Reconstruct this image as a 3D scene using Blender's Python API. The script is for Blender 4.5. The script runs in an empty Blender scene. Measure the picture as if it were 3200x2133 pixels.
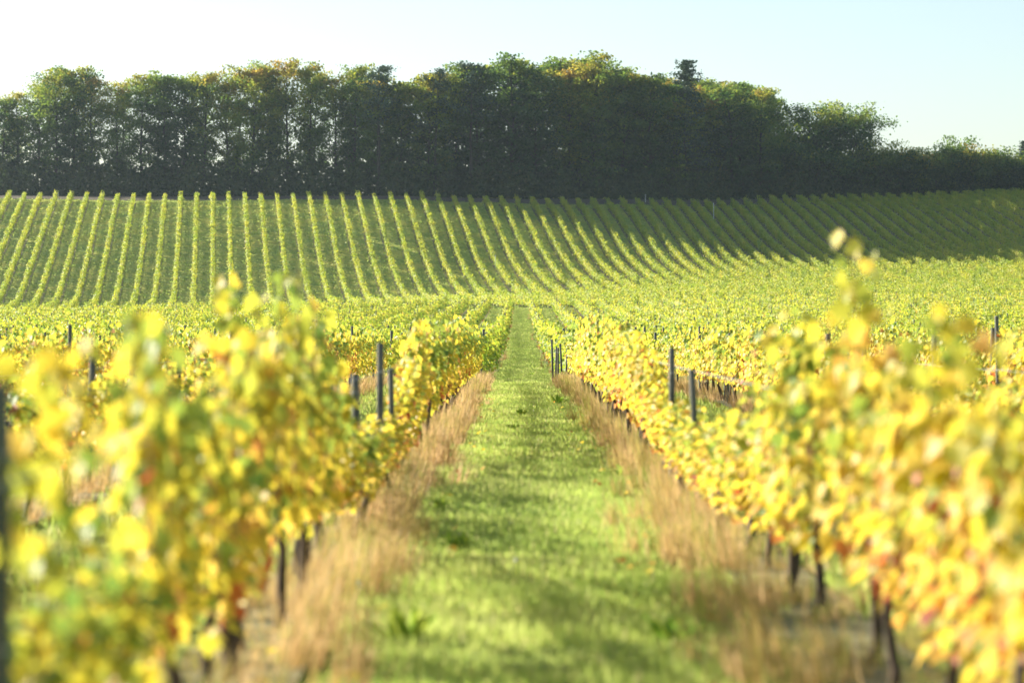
import bpy, math, random
import numpy as np
from mathutils import Matrix, Vector, noise as mnoise

random.seed(7); RNG = np.random.default_rng(11)
sc = bpy.context.scene
col = sc.collection
R = math.radians

# ---------------------------------------------------------------- camera, world, sun, exposure
F = 9000.0 / 3200.0 * 36.0
cam_d = bpy.data.cameras.new('camera'); cam = bpy.data.objects.new('camera', cam_d); col.objects.link(cam)
cam_d.sensor_width = 36.0; cam_d.lens = F; cam_d.clip_start = 0.1; cam_d.clip_end = 9000
cam.location = (0, 0, 0)
cam.rotation_euler = (R(90) - math.atan((1066.5 - 1031) / 9000.0), 0, 0)
cam_d.dof.use_dof = True; cam_d.dof.focus_distance = 95.0; cam_d.dof.aperture_fstop = 2.1; cam_d.dof.aperture_blades = 9
sc.camera = cam

SUN_AZ = math.atan2(-0.87, 0.50)      # measured from +Y towards +X
SUN_EL = R(21)
world = bpy.data.worlds.new('World'); sc.world = world; world.use_nodes = True
wn = world.node_tree.nodes; wl = world.node_tree.links
for n in list(wn): wn.remove(n)
sky = wn.new('ShaderNodeTexSky'); sky.sky_type = 'NISHITA'; sky.sun_disc = False
sky.sun_elevation = SUN_EL; sky.sun_rotation = SUN_AZ % (2 * math.pi)
sky.air_density = 1.0; sky.dust_density = 1.2; sky.ozone_density = 1.3; sky.altitude = 100
bg = wn.new('ShaderNodeBackground'); bg.inputs['Strength'].default_value = 0.072
wo = wn.new('ShaderNodeOutputWorld')
wl.new(sky.outputs[0], bg.inputs['Color']); wl.new(bg.outputs[0], wo.inputs['Surface'])

sd = bpy.data.lights.new('sun', 'SUN'); sun = bpy.data.objects.new('sun', sd); col.objects.link(sun)
sd.energy = 5.0; sd.angle = R(0.55); sd.color = (1.0, 0.93, 0.80)
sv = Vector((math.sin(SUN_AZ) * math.cos(SUN_EL), math.cos(SUN_AZ) * math.cos(SUN_EL), math.sin(SUN_EL)))
sun.rotation_euler = sv.to_track_quat('Z', 'Y').to_euler(); sun.location = sv * 300

sc.view_settings.view_transform = 'Standard'; sc.view_settings.look = 'None'
sc.view_settings.exposure = 1.55; sc.view_settings.gamma = 1.0
sc.view_settings.use_curve_mapping = False
sc.cycles.use_denoising = True
sc.cycles.max_bounces = 7; sc.cycles.diffuse_bounces = 3; sc.cycles.transmission_bounces = 4
sc.cycles.volume_bounces = 0; sc.cycles.glossy_bounces = 2
HAZE = 0.000065

# ---------------------------------------------------------------- terrain
XS = np.array([-80, -20, -5, 6, 19, 43, 75.0])
YS = np.array([0, 60, 90, 130, 180, 230, 285, 350, 372, 385, 400, 410, 425, 440, 455, 470, 485, 500, 515, 540, 580, 680, 1000, 3200.0])
def colm(near350, mids, tail):
    return [-1.47, -1.47, -1.55, -1.48] + near350 + mids + tail
TZ = np.array([
 colm([-1.2, -.7, .0, 1.1], [1.5, 2.5, 5.5, 7.5, 10.5, 13.5, 16.5, 19.6], [22.3, 23.6, 24.4, 25.2, 23, 9, -14, -45]),
 colm([-1.1, -.3, .75, 2.1], [2.5, 2.95, 5.0, 6.7, 9.7, 14, 18, 21.5], [22.9, 23.7, 24.4, 25.2, 23, 9, -14, -45]),
 colm([-1.1, -.2, .9, 2.5], [3.0, 3.3, 4.8, 6.4, 8.9, 12.8, 17, 20.7], [22.5, 23.6, 24.4, 25.2, 23, 9, -14, -45]),
 colm([-1.1, -.2, .9, 2.6], [3.1, 3.7, 5.2, 6.5, 8.9, 12.2, 16.2, 19.9], [22.2, 23.4, 24.4, 25.2, 23, 9, -14, -45]),
 colm([-1.05, -.1, 1.0, 2.8], [3.5, 4.2, 5.4, 6.4, 8.4, 11.0, 14.9, 18.8], [21.8, 23.2, 24.4, 25.2, 23, 9, -14, -45]),
 colm([-.95, .1, 1.3, 3.2], [4.0, 4.7, 5.6, 6.5, 7.7, 9.6, 12.1, 15.1], [19.0, 22.2, 23.9, 25.4, 23, 9, -14, -45]),
 colm([-.8, .3, 1.7, 3.6], [4.4, 5.0, 5.9, 6.8, 8.0, 9.5, 11.6, 14.2], [17.4, 20.6, 23.2, 25.8, 24, 9, -14, -45])])
GY = np.arange(-20, 640.1, 1.0)
TZy = np.array([np.interp(GY, YS, c) for c in TZ])
ker = np.exp(-0.5 * (np.arange(-9, 10) / 4.0) ** 2); ker /= ker.sum()
TZy = np.array([np.convolve(np.pad(c, 9, 'edge'), ker, 'valid') for c in TZy])
TZf = np.array([np.interp(np.arange(640, 3201, 10.0), YS, c) for c in TZ])
def ground(x, y):
    x = np.clip(np.atleast_1d(np.asarray(x, float)), XS[0], XS[-1]); y = np.atleast_1d(np.asarray(y, float))
    x, y = np.broadcast_arrays(x, y)
    i = np.clip(np.searchsorted(XS, x, side='right') - 1, 0, len(XS) - 2)
    t = (x - XS[i]) / (XS[i + 1] - XS[i]); t = t * t * (3 - 2 * t) * 0.5 + t * 0.5
    def at(ii):
        yy = np.clip(y, -20, 639.9) + 20; j = yy.astype(int); f = yy - j
        near = TZy[ii, j] * (1 - f) + TZy[ii, np.minimum(j + 1, TZy.shape[1] - 1)] * f
        yf = np.clip((y - 640) / 10, 0, TZf.shape[1] - 1.001); jf = yf.astype(int); ff = yf - jf
        far = TZf[ii, jf] * (1 - ff) + TZf[ii, jf + 1] * ff
        return np.where(y < 639.9, near, far)
    return at(i) * (1 - t) + at(i + 1) * t
def gz(x, y): return float(ground(x, y)[0])

# ---------------------------------------------------------------- helpers
def tag(o, label=None, cat=None, group=None, kind=None):
    if label: o['label'] = label
    if cat: o['category'] = cat
    if group: o['group'] = group
    if kind: o['kind'] = kind
    return o
def link(o, parent=None):
    col.objects.link(o)
    if parent is not None: o.parent = parent
    return o
def obj(name, me, parent=None, loc=None):
    o = bpy.data.objects.new(name, me); link(o, parent)
    if loc is not None: o.location = loc
    return o
def empty(name, loc, rz=0):
    o = bpy.data.objects.new(name, None); col.objects.link(o); o.location = loc; o.rotation_euler = (0, 0, rz)
    o.empty_display_size = 0.2
    return o
def mesh(name, V, Fs, mat, tint=None, smooth=False):
    """V (n,3); Fs: (m,k) array or list of such arrays; tint per vertex"""
    me = bpy.data.meshes.new(name)
    V = np.asarray(V, np.float32)
    if not isinstance(Fs, list): Fs = [Fs]
    Fs = [np.asarray(f, np.int32) for f in Fs if len(f)]
    me.vertices.add(len(V)); me.vertices.foreach_set('co', V.ravel())
    tot = np.concatenate([np.full(len(f), f.shape[1], np.int32) for f in Fs])
    loops = np.concatenate([f.ravel() for f in Fs])
    me.loops.add(len(loops)); me.loops.foreach_set('vertex_index', loops)
    me.polygons.add(len(tot))
    st = np.concatenate([[0], np.cumsum(tot)[:-1]]).astype(np.int32)
    me.polygons.foreach_set('loop_start', st); me.polygons.foreach_set('loop_total', tot)
    if smooth: me.polygons.foreach_set('use_smooth', np.ones(len(tot), bool))
    if tint is not None:
        a = me.attributes.new('tint', 'FLOAT', 'POINT'); a.data.foreach_set('value', np.asarray(tint, np.float32))
    me.update(calc_edges=True)
    if mat: me.materials.append(mat)
    return me
def norm(a): return a / np.maximum(np.linalg.norm(a, axis=-1, keepdims=True), 1e-9)
def frames(N, T):
    """rotation matrices with z=N, y~T"""
    z = norm(N); x = norm(np.cross(T, z)); y = np.cross(z, x)
    return np.stack([x, y, z], axis=2)      # columns
def place(tv, tf, P, Fr, S):
    """copies of template (verts tv, faces tf) -> V,F"""
    n = len(P); k = len(tv)
    V = np.einsum('nij,kj->nki', Fr, tv) * np.asarray(S).reshape(-1, 1, 1) + P[:, None, :]
    Fa = (np.arange(n)[:, None, None] * k + tf[None]).reshape(-1, tf.shape[1])
    return V.reshape(-1, 3), Fa
def tubes(paths, sides=6):
    """list of (points (n,3), radii (n,)) -> V, [F quads]"""
    VV = []; FF = []; base = 0
    for P, rad in paths:
        P = np.asarray(P, float); n = len(P)
        d = np.gradient(P, axis=0); d = norm(d)
        ref = np.where(np.abs(d[:, 2:3]) > .9, np.array([[1.0, 0, 0]]), np.array([[0, 0, 1.0]]))
        u = norm(np.cross(d, ref)); w = np.cross(d, u)
        a = np.arange(sides) / sides * 2 * math.pi
        ring = P[:, None] + (u[:, None] * np.cos(a)[None, :, None] + w[:, None] * np.sin(a)[None, :, None]) * np.asarray(rad)[:, None, None]
        VV.append(ring.reshape(-1, 3))
        i, j = np.meshgrid(np.arange(n - 1), np.arange(sides), indexing='ij'); j2 = (j + 1) % sides
        q = np.stack([i * sides + j, i * sides + j2, (i + 1) * sides + j2, (i + 1) * sides + j], -1).reshape(-1, 4)
        cap = np.array([[(n - 1) * sides + 0, (n - 1) * sides + s, (n - 1) * sides + s + 1, (n - 1) * sides + s + 1] for s in range(1, sides - 1)])[:, :3]
        FF.append((q + base, cap + base)); base += n * sides
    return np.concatenate(VV), [np.concatenate([f[0] for f in FF]), np.concatenate([f[1] for f in FF])]

ONES = ['', 'first', 'second', 'third', 'fourth', 'fifth', 'sixth', 'seventh', 'eighth', 'ninth', 'tenth', 'eleventh', 'twelfth', 'thirteenth',
        'fourteenth', 'fifteenth', 'sixteenth', 'seventeenth', 'eighteenth', 'nineteenth']
TENS = ['', '', 'twent', 'thirt', 'fort', 'fift', 'sixt', 'sevent', 'eight', 'ninet']
def nth(n):
    if n < 20: return ONES[n]
    t, o = divmod(n, 10)
    return TENS[t] + 'ieth' if o == 0 else TENS[t] + 'y-' + ONES[o]

# ---------------------------------------------------------------- materials
def newmat(name):
    m = bpy.data.materials.new(name); m.use_nodes = True
    nt = m.node_tree
    for n in list(nt.nodes): nt.nodes.remove(n)
    return m, nt.nodes, nt.links
def ramp(n, stops):
    r = n.new('ShaderNodeValToRGB'); e = r.color_ramp.elements
    while len(e) > 1: e.remove(e[-1])
    e[0].position = stops[0][0]; e[0].color = (*stops[0][1], 1)
    for p, c in stops[1:]:
        x = e.new(p); x.color = (*c, 1)
    return r
def leafmat(name, stops, trans=0.5, rough=0.5, rnd=0.12, spec=0.3, tsat=1.0, noise_scale=None):
    m, n, l = newmat(name)
    at = n.new('ShaderNodeAttribute'); at.attribute_name = 'tint'
    oi = n.new('ShaderNodeObjectInfo')
    mr = n.new('ShaderNodeMath'); mr.operation = 'MULTIPLY_ADD'; mr.inputs[1].default_value = rnd; mr.inputs[2].default_value = -rnd * .5
    l.new(oi.outputs['Random'], mr.inputs[0])
    ad = n.new('ShaderNodeMath'); ad.operation = 'ADD'; ad.use_clamp = True
    l.new(at.outputs['Fac'], ad.inputs[0]); l.new(mr.outputs[0], ad.inputs[1])
    rp = ramp(n, stops); l.new(ad.outputs[0], rp.inputs[0])
    tc = n.new('ShaderNodeTexCoord'); nz = n.new('ShaderNodeTexNoise'); nz.inputs['Scale'].default_value = noise_scale or 9.0; nz.inputs['Detail'].default_value = 3
    l.new(tc.outputs['Object'], nz.inputs['Vector'])
    mx = n.new('ShaderNodeMix'); mx.data_type = 'RGBA'; mx.blend_type = 'MULTIPLY'; mx.inputs['Factor'].default_value = 0.5
    gr = ramp(n, [(0.3, (.55, .55, .5)), (0.65, (1, 1, 1))]); l.new(nz.outputs['Fac'], gr.inputs[0])
    l.new(rp.outputs[0], mx.inputs['A']); l.new(gr.outputs[0], mx.inputs['B'])
    p = n.new('ShaderNodeBsdfPrincipled'); p.inputs['Roughness'].default_value = rough; p.inputs['Specular IOR Level'].default_value = spec
    l.new(mx.outputs['Result'], p.inputs['Base Color'])
    t = n.new('ShaderNodeBsdfTranslucent')
    hs = n.new('ShaderNodeHueSaturation'); hs.inputs['Saturation'].default_value = tsat; hs.inputs['Value'].default_value = 1.15
    l.new(mx.outputs['Result'], hs.inputs['Color']); l.new(hs.outputs[0], t.inputs['Color'])
    ms = n.new('ShaderNodeMixShader'); ms.inputs[0].default_value = trans
    l.new(p.outputs[0], ms.inputs[1]); l.new(t.outputs[0], ms.inputs[2])
    o = n.new('ShaderNodeOutputMaterial'); l.new(ms.outputs[0], o.inputs['Surface'])
    return m
def solidmat(name, c1, c2, scale=6, rough=0.85, bump=0.3, stretch=(1, 1, 1), det=6):
    m, n, l = newmat(name)
    tc = n.new('ShaderNodeTexCoord'); mp = n.new('ShaderNodeMapping'); mp.inputs['Scale'].default_value = stretch
    l.new(tc.outputs['Object'], mp.inputs[0])
    nz = n.new('ShaderNodeTexNoise'); nz.inputs['Scale'].default_value = scale; nz.inputs['Detail'].default_value = det
    l.new(mp.outputs[0], nz.inputs['Vector'])
    rp = ramp(n, [(0.35, c1), (0.65, c2)]); l.new(nz.outputs['Fac'], rp.inputs[0])
    p = n.new('ShaderNodeBsdfPrincipled'); p.inputs['Roughness'].default_value = rough; p.inputs['Specular IOR Level'].default_value = .25
    l.new(rp.outputs[0], p.inputs['Base Color'])
    b = n.new('ShaderNodeBump'); b.inputs['Strength'].default_value = bump; b.inputs['Distance'].default_value = .01
    l.new(nz.outputs['Fac'], b.inputs['Height']); l.new(b.outputs[0], p.inputs['Normal'])
    o = n.new('ShaderNodeOutputMaterial'); l.new(p.outputs[0], o.inputs['Surface'])
    return m

M_YEL = leafmat('autumn_vine_leaf', [(0, (.12, .22, .04)), (.25, (.33, .40, .06)), (.42, (.60, .52, .05)), (.58, (.76, .57, .06)), (.70, (.80, .56, .11)), (.80, (.72, .34, .08)), (.9, (.60, .15, .05)), (1, (.34, .07, .03))], trans=.5, rough=.5, spec=.3, tsat=1.0, rnd=.2)
M_GRN = leafmat('green_vine_leaf', [(0, (.06, .15, .02)), (.35, (.25, .35, .03)), (.7, (.52, .49, .045)), (.9, (.62, .50, .08)), (1, (.5, .25, .06))], trans=.5, rnd=.2)
M_HIL = leafmat('hill_vine_leaf', [(0, (.09, .19, .02)), (.4, (.30, .40, .03)), (.75, (.54, .50, .045)), (.93, (.55, .42, .08)), (1, (.42, .22, .07))], trans=.5, rnd=.25, noise_scale=2)
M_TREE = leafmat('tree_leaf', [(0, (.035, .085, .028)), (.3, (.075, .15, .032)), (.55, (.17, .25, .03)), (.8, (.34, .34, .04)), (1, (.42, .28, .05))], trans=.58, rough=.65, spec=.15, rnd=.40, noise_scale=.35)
M_PINE = leafmat('pine_needle', [(0, (.025, .06, .045)), (1, (.09, .14, .08))], trans=.1, rough=.7, spec=.1, noise_scale=.5)
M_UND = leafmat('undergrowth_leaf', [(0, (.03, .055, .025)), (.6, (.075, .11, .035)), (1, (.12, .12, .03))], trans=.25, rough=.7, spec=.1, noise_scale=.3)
M_GRASS = leafmat('grass_blade', [(0, (.19, .33, .06)), (.5, (.45, .55, .12)), (.8, (.58, .62, .20)), (1, (.66, .56, .28))], trans=.5, rough=.55, spec=.2, noise_scale=.8)
M_DRY = leafmat('dry_grass_stalk', [(0, (.28, .34, .06)), (.22, (.46, .36, .10)), (.45, (.58, .39, .17)), (1, (.74, .52, .29))], trans=.45, rough=.6, noise_scale=3)
M_WEED = leafmat('weed_leaf', [(0, (.16, .32, .04)), (.6, (.34, .48, .06)), (1, (.5, .48, .08))], trans=.45, rough=.7, spec=.1)
M_BARK = solidmat('vine_bark', (.035, .025, .018), (.12, .085, .06), 30, bump=.8, stretch=(1, 1, .25))
M_TBARK = solidmat('tree_bark', (.025, .022, .018), (.06, .055, .045), 4, bump=.6, stretch=(1, 1, .3))
M_POST = solidmat('weathered_post', (.06, .065, .058), (.15, .15, .13), 25, bump=.6, stretch=(1, 1, .12))
M_WIRE = solidmat('galvanised_wire', (.30, .31, .32), (.5, .5, .5), 60, rough=.45, bump=.1)
M_WHITE = solidmat('white_marker', (.62, .62, .6), (.75, .75, .72), 20, rough=.6, bump=.1)
M_CANE = solidmat('brown_cane', (.14, .07, .03), (.30, .16, .07), 20, rough=.7, bump=.3)

def ground_material():
    m, n, l = newmat('grass_ground')
    tc = n.new('ShaderNodeTexCoord')
    def nz(scale, det, rough=.6, stretch=None):
        x = n.new('ShaderNodeTexNoise'); x.inputs['Scale'].default_value = scale; x.inputs['Detail'].default_value = det; x.inputs['Roughness'].default_value = rough
        if stretch:
            mp = n.new('ShaderNodeMapping'); mp.inputs['Scale'].default_value = stretch; l.new(tc.outputs['Object'], mp.inputs[0]); l.new(mp.outputs[0], x.inputs['Vector'])
        else: l.new(tc.outputs['Object'], x.inputs['Vector'])
        return x
    a = nz(.22, 6); b = nz(1.4, 8, .7); c = nz(18, 4, .7)
    r1 = ramp(n, [(.30, (.22, .30, .045)), (.5, (.42, .45, .08)), (.68, (.58, .52, .14))]); l.new(b.outputs['Fac'], r1.inputs[0])
    r2 = ramp(n, [(.38, (.75, .9, .7)), (.62, (1.25, 1.12, .9))]); l.new(a.outputs['Fac'], r2.inputs[0])
    r3 = ramp(n, [(.3, (.55, .6, .5)), (.7, (1.2, 1.2, 1.15))]); l.new(c.outputs['Fac'], r3.inputs[0])
    m1 = n.new('ShaderNodeMix'); m1.data_type = 'RGBA'; m1.blend_type = 'MULTIPLY'; m1.inputs['Factor'].default_value = 1
    l.new(r1.outputs[0], m1.inputs['A']); l.new(r2.outputs[0], m1.inputs['B'])
    m2 = n.new('ShaderNodeMix'); m2.data_type = 'RGBA'; m2.blend_type = 'MULTIPLY'; m2.inputs['Factor'].default_value = .8
    l.new(m1.outputs['Result'], m2.inputs['A']); l.new(r3.outputs[0], m2.inputs['B'])
    p = n.new('ShaderNodeBsdfPrincipled'); p.inputs['Roughness'].default_value = .8; p.inputs['Specular IOR Level'].default_value = .2
    l.new(m2.outputs['Result'], p.inputs['Base Color'])
    ba = n.new('ShaderNodeMath'); ba.operation = 'ADD'; l.new(b.outputs['Fac'], ba.inputs[0]); l.new(c.outputs['Fac'], ba.inputs[1])
    bp = n.new('ShaderNodeBump'); bp.inputs['Strength'].default_value = .9; bp.inputs['Distance'].default_value = .12
    l.new(ba.outputs[0], bp.inputs['Height']); l.new(bp.outputs[0], p.inputs['Normal'])
    o = n.new('ShaderNodeOutputMaterial'); l.new(p.outputs[0], o.inputs['Surface'])
    return m
M_GROUND = ground_material()
M_SOIL = solidmat('bare_soil', (.07, .055, .035), (.13, .11, .06), 3, bump=.6)
M_STRIP = solidmat('dry_ground_strip', (.11, .11, .04), (.25, .21, .09), 5, bump=.8)

# ---------------------------------------------------------------- ground sheet
def grid_mesh(name, xs, ys, lift, mat, bumpy=0.0):
    X, Y = np.meshgrid(xs, ys)
    Z = ground(X.ravel(), Y.ravel()) + lift
    if bumpy:
        xr = X.ravel(); yr = Y.ravel()
        Z = Z + bumpy * (np.sin(xr * 2.1 + np.sin(yr * .9) * 2) * np.sin(yr * 1.3 + np.sin(xr * 1.7)) * .5 + np.sin(xr * 5.3 + yr * 2.2) * .2 + np.sin(yr * 4.1 - xr * 3.3) * .2) * (np.abs(xr) < 150) * (yr < 600)
    V = np.stack([X.ravel(), Y.ravel(), Z], 1); nx = len(xs); ny = len(ys)
    i, j = np.meshgrid(np.arange(ny - 1), np.arange(nx - 1), indexing='ij')
    Q = np.stack([i * nx + j, i * nx + j + 1, (i + 1) * nx + j + 1, (i + 1) * nx + j], -1).reshape(-1, 4)
    return mesh(name, V, Q, mat, smooth=True)
def alley_x(y): return 0.135 + 0.0028 * np.asarray(y)          # centre line of the grass alley
gx = np.concatenate([[-2500, -800, -300, -160], np.arange(-110, -12, 2.0), np.arange(-12, 12, .6), np.arange(12, 111, 2.0), [160, 300, 800, 2500]])
gy = np.concatenate([[-600, -100, -30], np.arange(-10, 100, .8), np.arange(100, 360, 2.0), np.arange(360, 500, 1.5), np.arange(500, 600, 6.0), [640, 700, 800, 1000, 1400, 2000, 3200]])
g = obj('ground', grid_mesh('ground', gx, gy, 0, M_GROUND, .03)); tag(g, kind='structure')

SP = 2.67
def row_x(side, j, y):                                        # side -1 left, +1 right; j = 0 next to the alley
    return (-1.2 - SP * j if side < 0 else 1.47 + SP * j) + 0.0028 * np.asarray(y)
TH = math.atan(935 / 9000.0); RD = np.array([-math.sin(TH), math.cos(TH)]); RN = np.array([math.cos(TH), math.sin(TH)])
def hill_pt(k, y):                                            # point of hillside row k at depth y
    u = 2.6 * k                                               # offset across rows, = X*cos + Y*sin
    return (u - y * RN[1]) / RN[0]
def hill_top(x): return float(np.interp(x, [-100, -80, -50, -20, 0, 20, 43, 60, 90], [486, 482, 475, 468, 472, 480, 498, 509, 527]))
HB = 355.0                                                   # lower edge of the hillside block

# soil track along the foot of the wood
def ribbon(name, ctr, hw, lift, mat, n_across=4, bumpy=.0):
    ctr = np.asarray(ctr, float); d = norm(np.gradient(ctr, axis=0)); nn = np.stack([-d[:, 1], d[:, 0]], 1)
    a = np.linspace(-1, 1, n_across)
    wob = np.array([[1 + .12 * math.sin(i * .7 + s * 3) for s in range(n_across)] for i in range(len(ctr))])
    P = ctr[:, None] + nn[:, None] * (a[None] * wob * hw)[..., None]
    Z = ground(P[..., 0].ravel(), P[..., 1].ravel()) + lift
    V = np.concatenate([P.reshape(-1, 2), Z[:, None]], 1); nx = n_across
    i, j = np.meshgrid(np.arange(len(ctr) - 1), np.arange(nx - 1), indexing='ij')
    Q = np.stack([i * nx + j, (i + 1) * nx + j, (i + 1) * nx + j + 1, i * nx + j + 1], -1).reshape(-1, 4)
    return mesh(name, V, Q, mat, smooth=True)
xs_ = np.arange(-104, 105, 2.0)
tr = obj('dirt_track', ribbon('dirt_track', [(x, hill_top(x) + 5.5) for x in xs_], 4.2, .06, M_SOIL, 5)); tag(tr, kind='structure')

# ---------------------------------------------------------------- leaf templates
LOBES = [(0, -.02), (.22, -.13), (.50, .02), (.36, .20), (.56, .46), (.30, .50), (.0, .95), (-.30, .50), (-.56, .46), (-.36, .20), (-.50, .02), (-.22, -.13)]
lv = [(0, .25, 0.0)]
for (a, b) in LOBES: lv.append((a, b, .10 * abs(a) * 2 + .06 * math.sin(b * 6)))
LEAF_V = np.array(lv) - np.array([0, 0, 0]); LEAF_F = np.array([[0, 1 + i, 1 + (i + 1) % 12] for i in range(12)])
L6_V = np.array([(0, 0, 0), (.48, .12, .10), (.42, .55, .08), (0, .95, -.06), (-.42, .55, .08), (-.48, .12, .10)]); L6_F = np.array([[0, 1, 2, 3], [0, 3, 4, 5]])
L2_V = np.array([(0, 0, 0), (.48, .42, .10), (0, .92, -.04), (-.48, .42, .10)]); L2_F = np.array([[0, 1, 2], [0, 2, 3]])
TRI_V = np.array([(-.5, 0, 0), (.5, .1, .0), (0, .9, .1)]); TRI_F = np.array([[0, 1, 2]])

# ---------------------------------------------------------------- vines
def vine_leaves(rng, L, n_shoot, z0, z1, spread, lean, leaf, per, hang=0.2, over=0.12):
    """leaf positions, normals, tips, sizes, rel.height along upright shoots of a trellised vine centred on the origin, row along y"""
    P = []; shoots = []
    for s in range(n_shoot):
        y = rng.uniform(-L / 2, L / 2); top = z1 + rng.normal(0, .07) + (rng.random() < over) * rng.uniform(.1, .35)
        side = rng.choice([-1, 1]) * rng.uniform(.2, 1)
        x0 = rng.normal(0, .04); xt = side * spread * .5; yt = rng.normal(0, .13) + (y * .45 if L < 1 else 0)
        m = per + 2; t = np.linspace(0, 1, m)
        droop = (rng.random() < .25)
        zz = z0 + (top - z0) * (t if not droop else np.sin(t * 2.2) * .95)
        xx = x0 + xt * t ** 1.3 * (1.6 if droop else 1); yy = y + yt * t
        shoots.append(np.stack([xx, yy, zz], 1))
        a = rng.uniform(0, 6.28) + np.arange(m) * 2.4; off = rng.uniform(.02, .075 if L < 1 else .10, m)
        P.append(np.stack([xx + np.cos(a) * off * 1.1, yy + np.sin(a) * off, zz + rng.normal(0, .02, m)], 1))
    m = int(n_shoot * per * hang)                              # low, hanging leaves
    P.append(np.stack([rng.normal(0, spread * .35, m), rng.uniform(-L / 2, L / 2, m), z0 + rng.uniform(-.18, .15, m)], 1))
    P = np.concatenate(P); n = len(P)
    out = np.stack([np.sign(P[:, 0] + rng.normal(0, .08, n)) * rng.uniform(.3, 1.1, n), rng.normal(0, .55, n), rng.uniform(-.1, .9, n)], 1)
    tip = np.stack([rng.normal(0, .5, n) + out[:, 0] * .4, rng.normal(0, .5, n), -rng.uniform(.3, 1.1, n)], 1)
    size = leaf * rng.uniform(.6, 1.2, n)
    return P, out, tip, size, (P[:, 2] - z0) / (z1 - z0), shoots
def trunk_paths(rng, z0, n=1, dy=0.0, L=1.2):
    out = []
    for i in range(n):
        h = np.linspace(0, 1, 7); r0 = rng.uniform(.020, .034)
        x = np.cumsum(rng.normal(0, .022, 7)); y = np.cumsum(rng.normal(0, .03, 7)) + dy; x[0] = 0
        out.append((np.stack([x, y, -.12 + h * (z0 + .12)], 1), r0 * (1.25 - .5 * h) * rng.uniform(.9, 1.15, 7)))
        e = out[-1][0][-1]
        for s in (-1, 1):
            t = np.linspace(0, 1, 5)
            out.append((np.stack([e[0] + t * 0, e[1] + s * t * L * .48, e[2] + np.sin(t * 2) * .05 - .02 * t], 1), .013 - .005 * t))
    return out
def tintA(rng, hrel, bias):
    t = .46 + .13 * rng.standard_normal(len(hrel)) - .20 * np.clip(hrel - .55, -.5, .6) + bias
    red = rng.random(len(hrel)) < (.03 + .07 * np.clip(.35 - hrel, 0, .5)); t[red] = rng.uniform(.74, .95, red.sum())
    grn = rng.random(len(hrel)) < .16; t[grn] = rng.uniform(.12, .34, grn.sum())
    return np.clip(t, 0.02, .98)
A_BIAS = [(-.10, 'green and yellow'), (-.02, 'yellow-green'), (.05, 'bright yellow'), (.12, 'golden yellow'), (.08, 'yellow and orange')]
A = []
for v, (b, word) in enumerate(A_BIAS):
    rng = np.random.default_rng(100 + v)
    P, N, T, S, h, sh = vine_leaves(rng, .92, 17, .56, 1.24, .13, .1, .092, 15, hang=.15, over=.2)
    ti = tintA(rng, h, b); fr = frames(N, T)
    V, Fc = place(LEAF_V, LEAF_F, P, fr, S)
    Vm, Fm = place(L6_V, L6_F, P, fr, S)
    tr_ = trunk_paths(rng, .6, 1, 0, 1.35)
    Vt, Ft = tubes(tr_[:1], 7); Vc, Fc2 = tubes([(p[0], p[1]) for p in tr_[1:]] + [(s, np.linspace(.0045, .002, len(s))) for s in sh], 4)
    A.append(dict(word=word, P=P, fr=fr, S=S, ti=ti,
                  fol=mesh('vine_foliage', V, Fc, M_YEL, np.repeat(ti, len(LEAF_V)), True),
                  folm=mesh('vine_foliage_mid', Vm, Fm, M_YEL, np.repeat(ti, len(L6_V)), True),
                  raw=(Vm, Fm, np.repeat(ti, len(L6_V))),
                  trunk=mesh('vine_trunk', Vt, Ft, M_BARK, smooth=True), cane=mesh('vine_cane', Vc, Fc2, M_CANE, smooth=True)))
LEAFC = []
for q in range(8):
    c = (.12, .26, .36, .46, .56, .66, .80, .90)[q]
    LEAFC.append(mesh('single_leaf', LEAF_V, LEAF_F, M_YEL, np.full(len(LEAF_V), c), True))
B = []
for v in range(8):
    rng = np.random.default_rng(200 + v)
    P, N, T, S, h, sh = vine_leaves(rng, 2.2, 24, .50, 1.32, .40, .2, .125, 9, over=.1, hang=.3)
    ti = np.clip(.46 + .15 * rng.standard_normal(len(h)) + .12 * np.clip(h - .5, -.5, .5), .02, .9); r = rng.random(len(h)) < .03; ti[r] = .97
    V, Fc = place(L6_V, L6_F, P, frames(N, T), S); V2, F2 = place(L2_V, L2_F, P[::2], frames(N[::2], T[::2]), S[::2] * 1.6)
    Vt, Ft = tubes(trunk_paths(rng, .55, 2, 0, 1.0)[:1], 5)
    Vt2 = Vt + np.array([0, .6, 0]); Vt = Vt + np.array([0, -.5, 0])
    B.append(dict(near=mesh('vine_block_near', V, Fc, M_GRN, np.repeat(ti, 6), True), far=mesh('vine_block_far', V2, F2, M_GRN, np.repeat(ti[::2], 4)),
                  trunk=mesh('vine_stem', np.concatenate([Vt, Vt2]), [np.concatenate([Ft[0], Ft[0] + len(Vt)]), np.concatenate([Ft[1], Ft[1] + len(Vt)])], M_BARK)))
H = []
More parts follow.
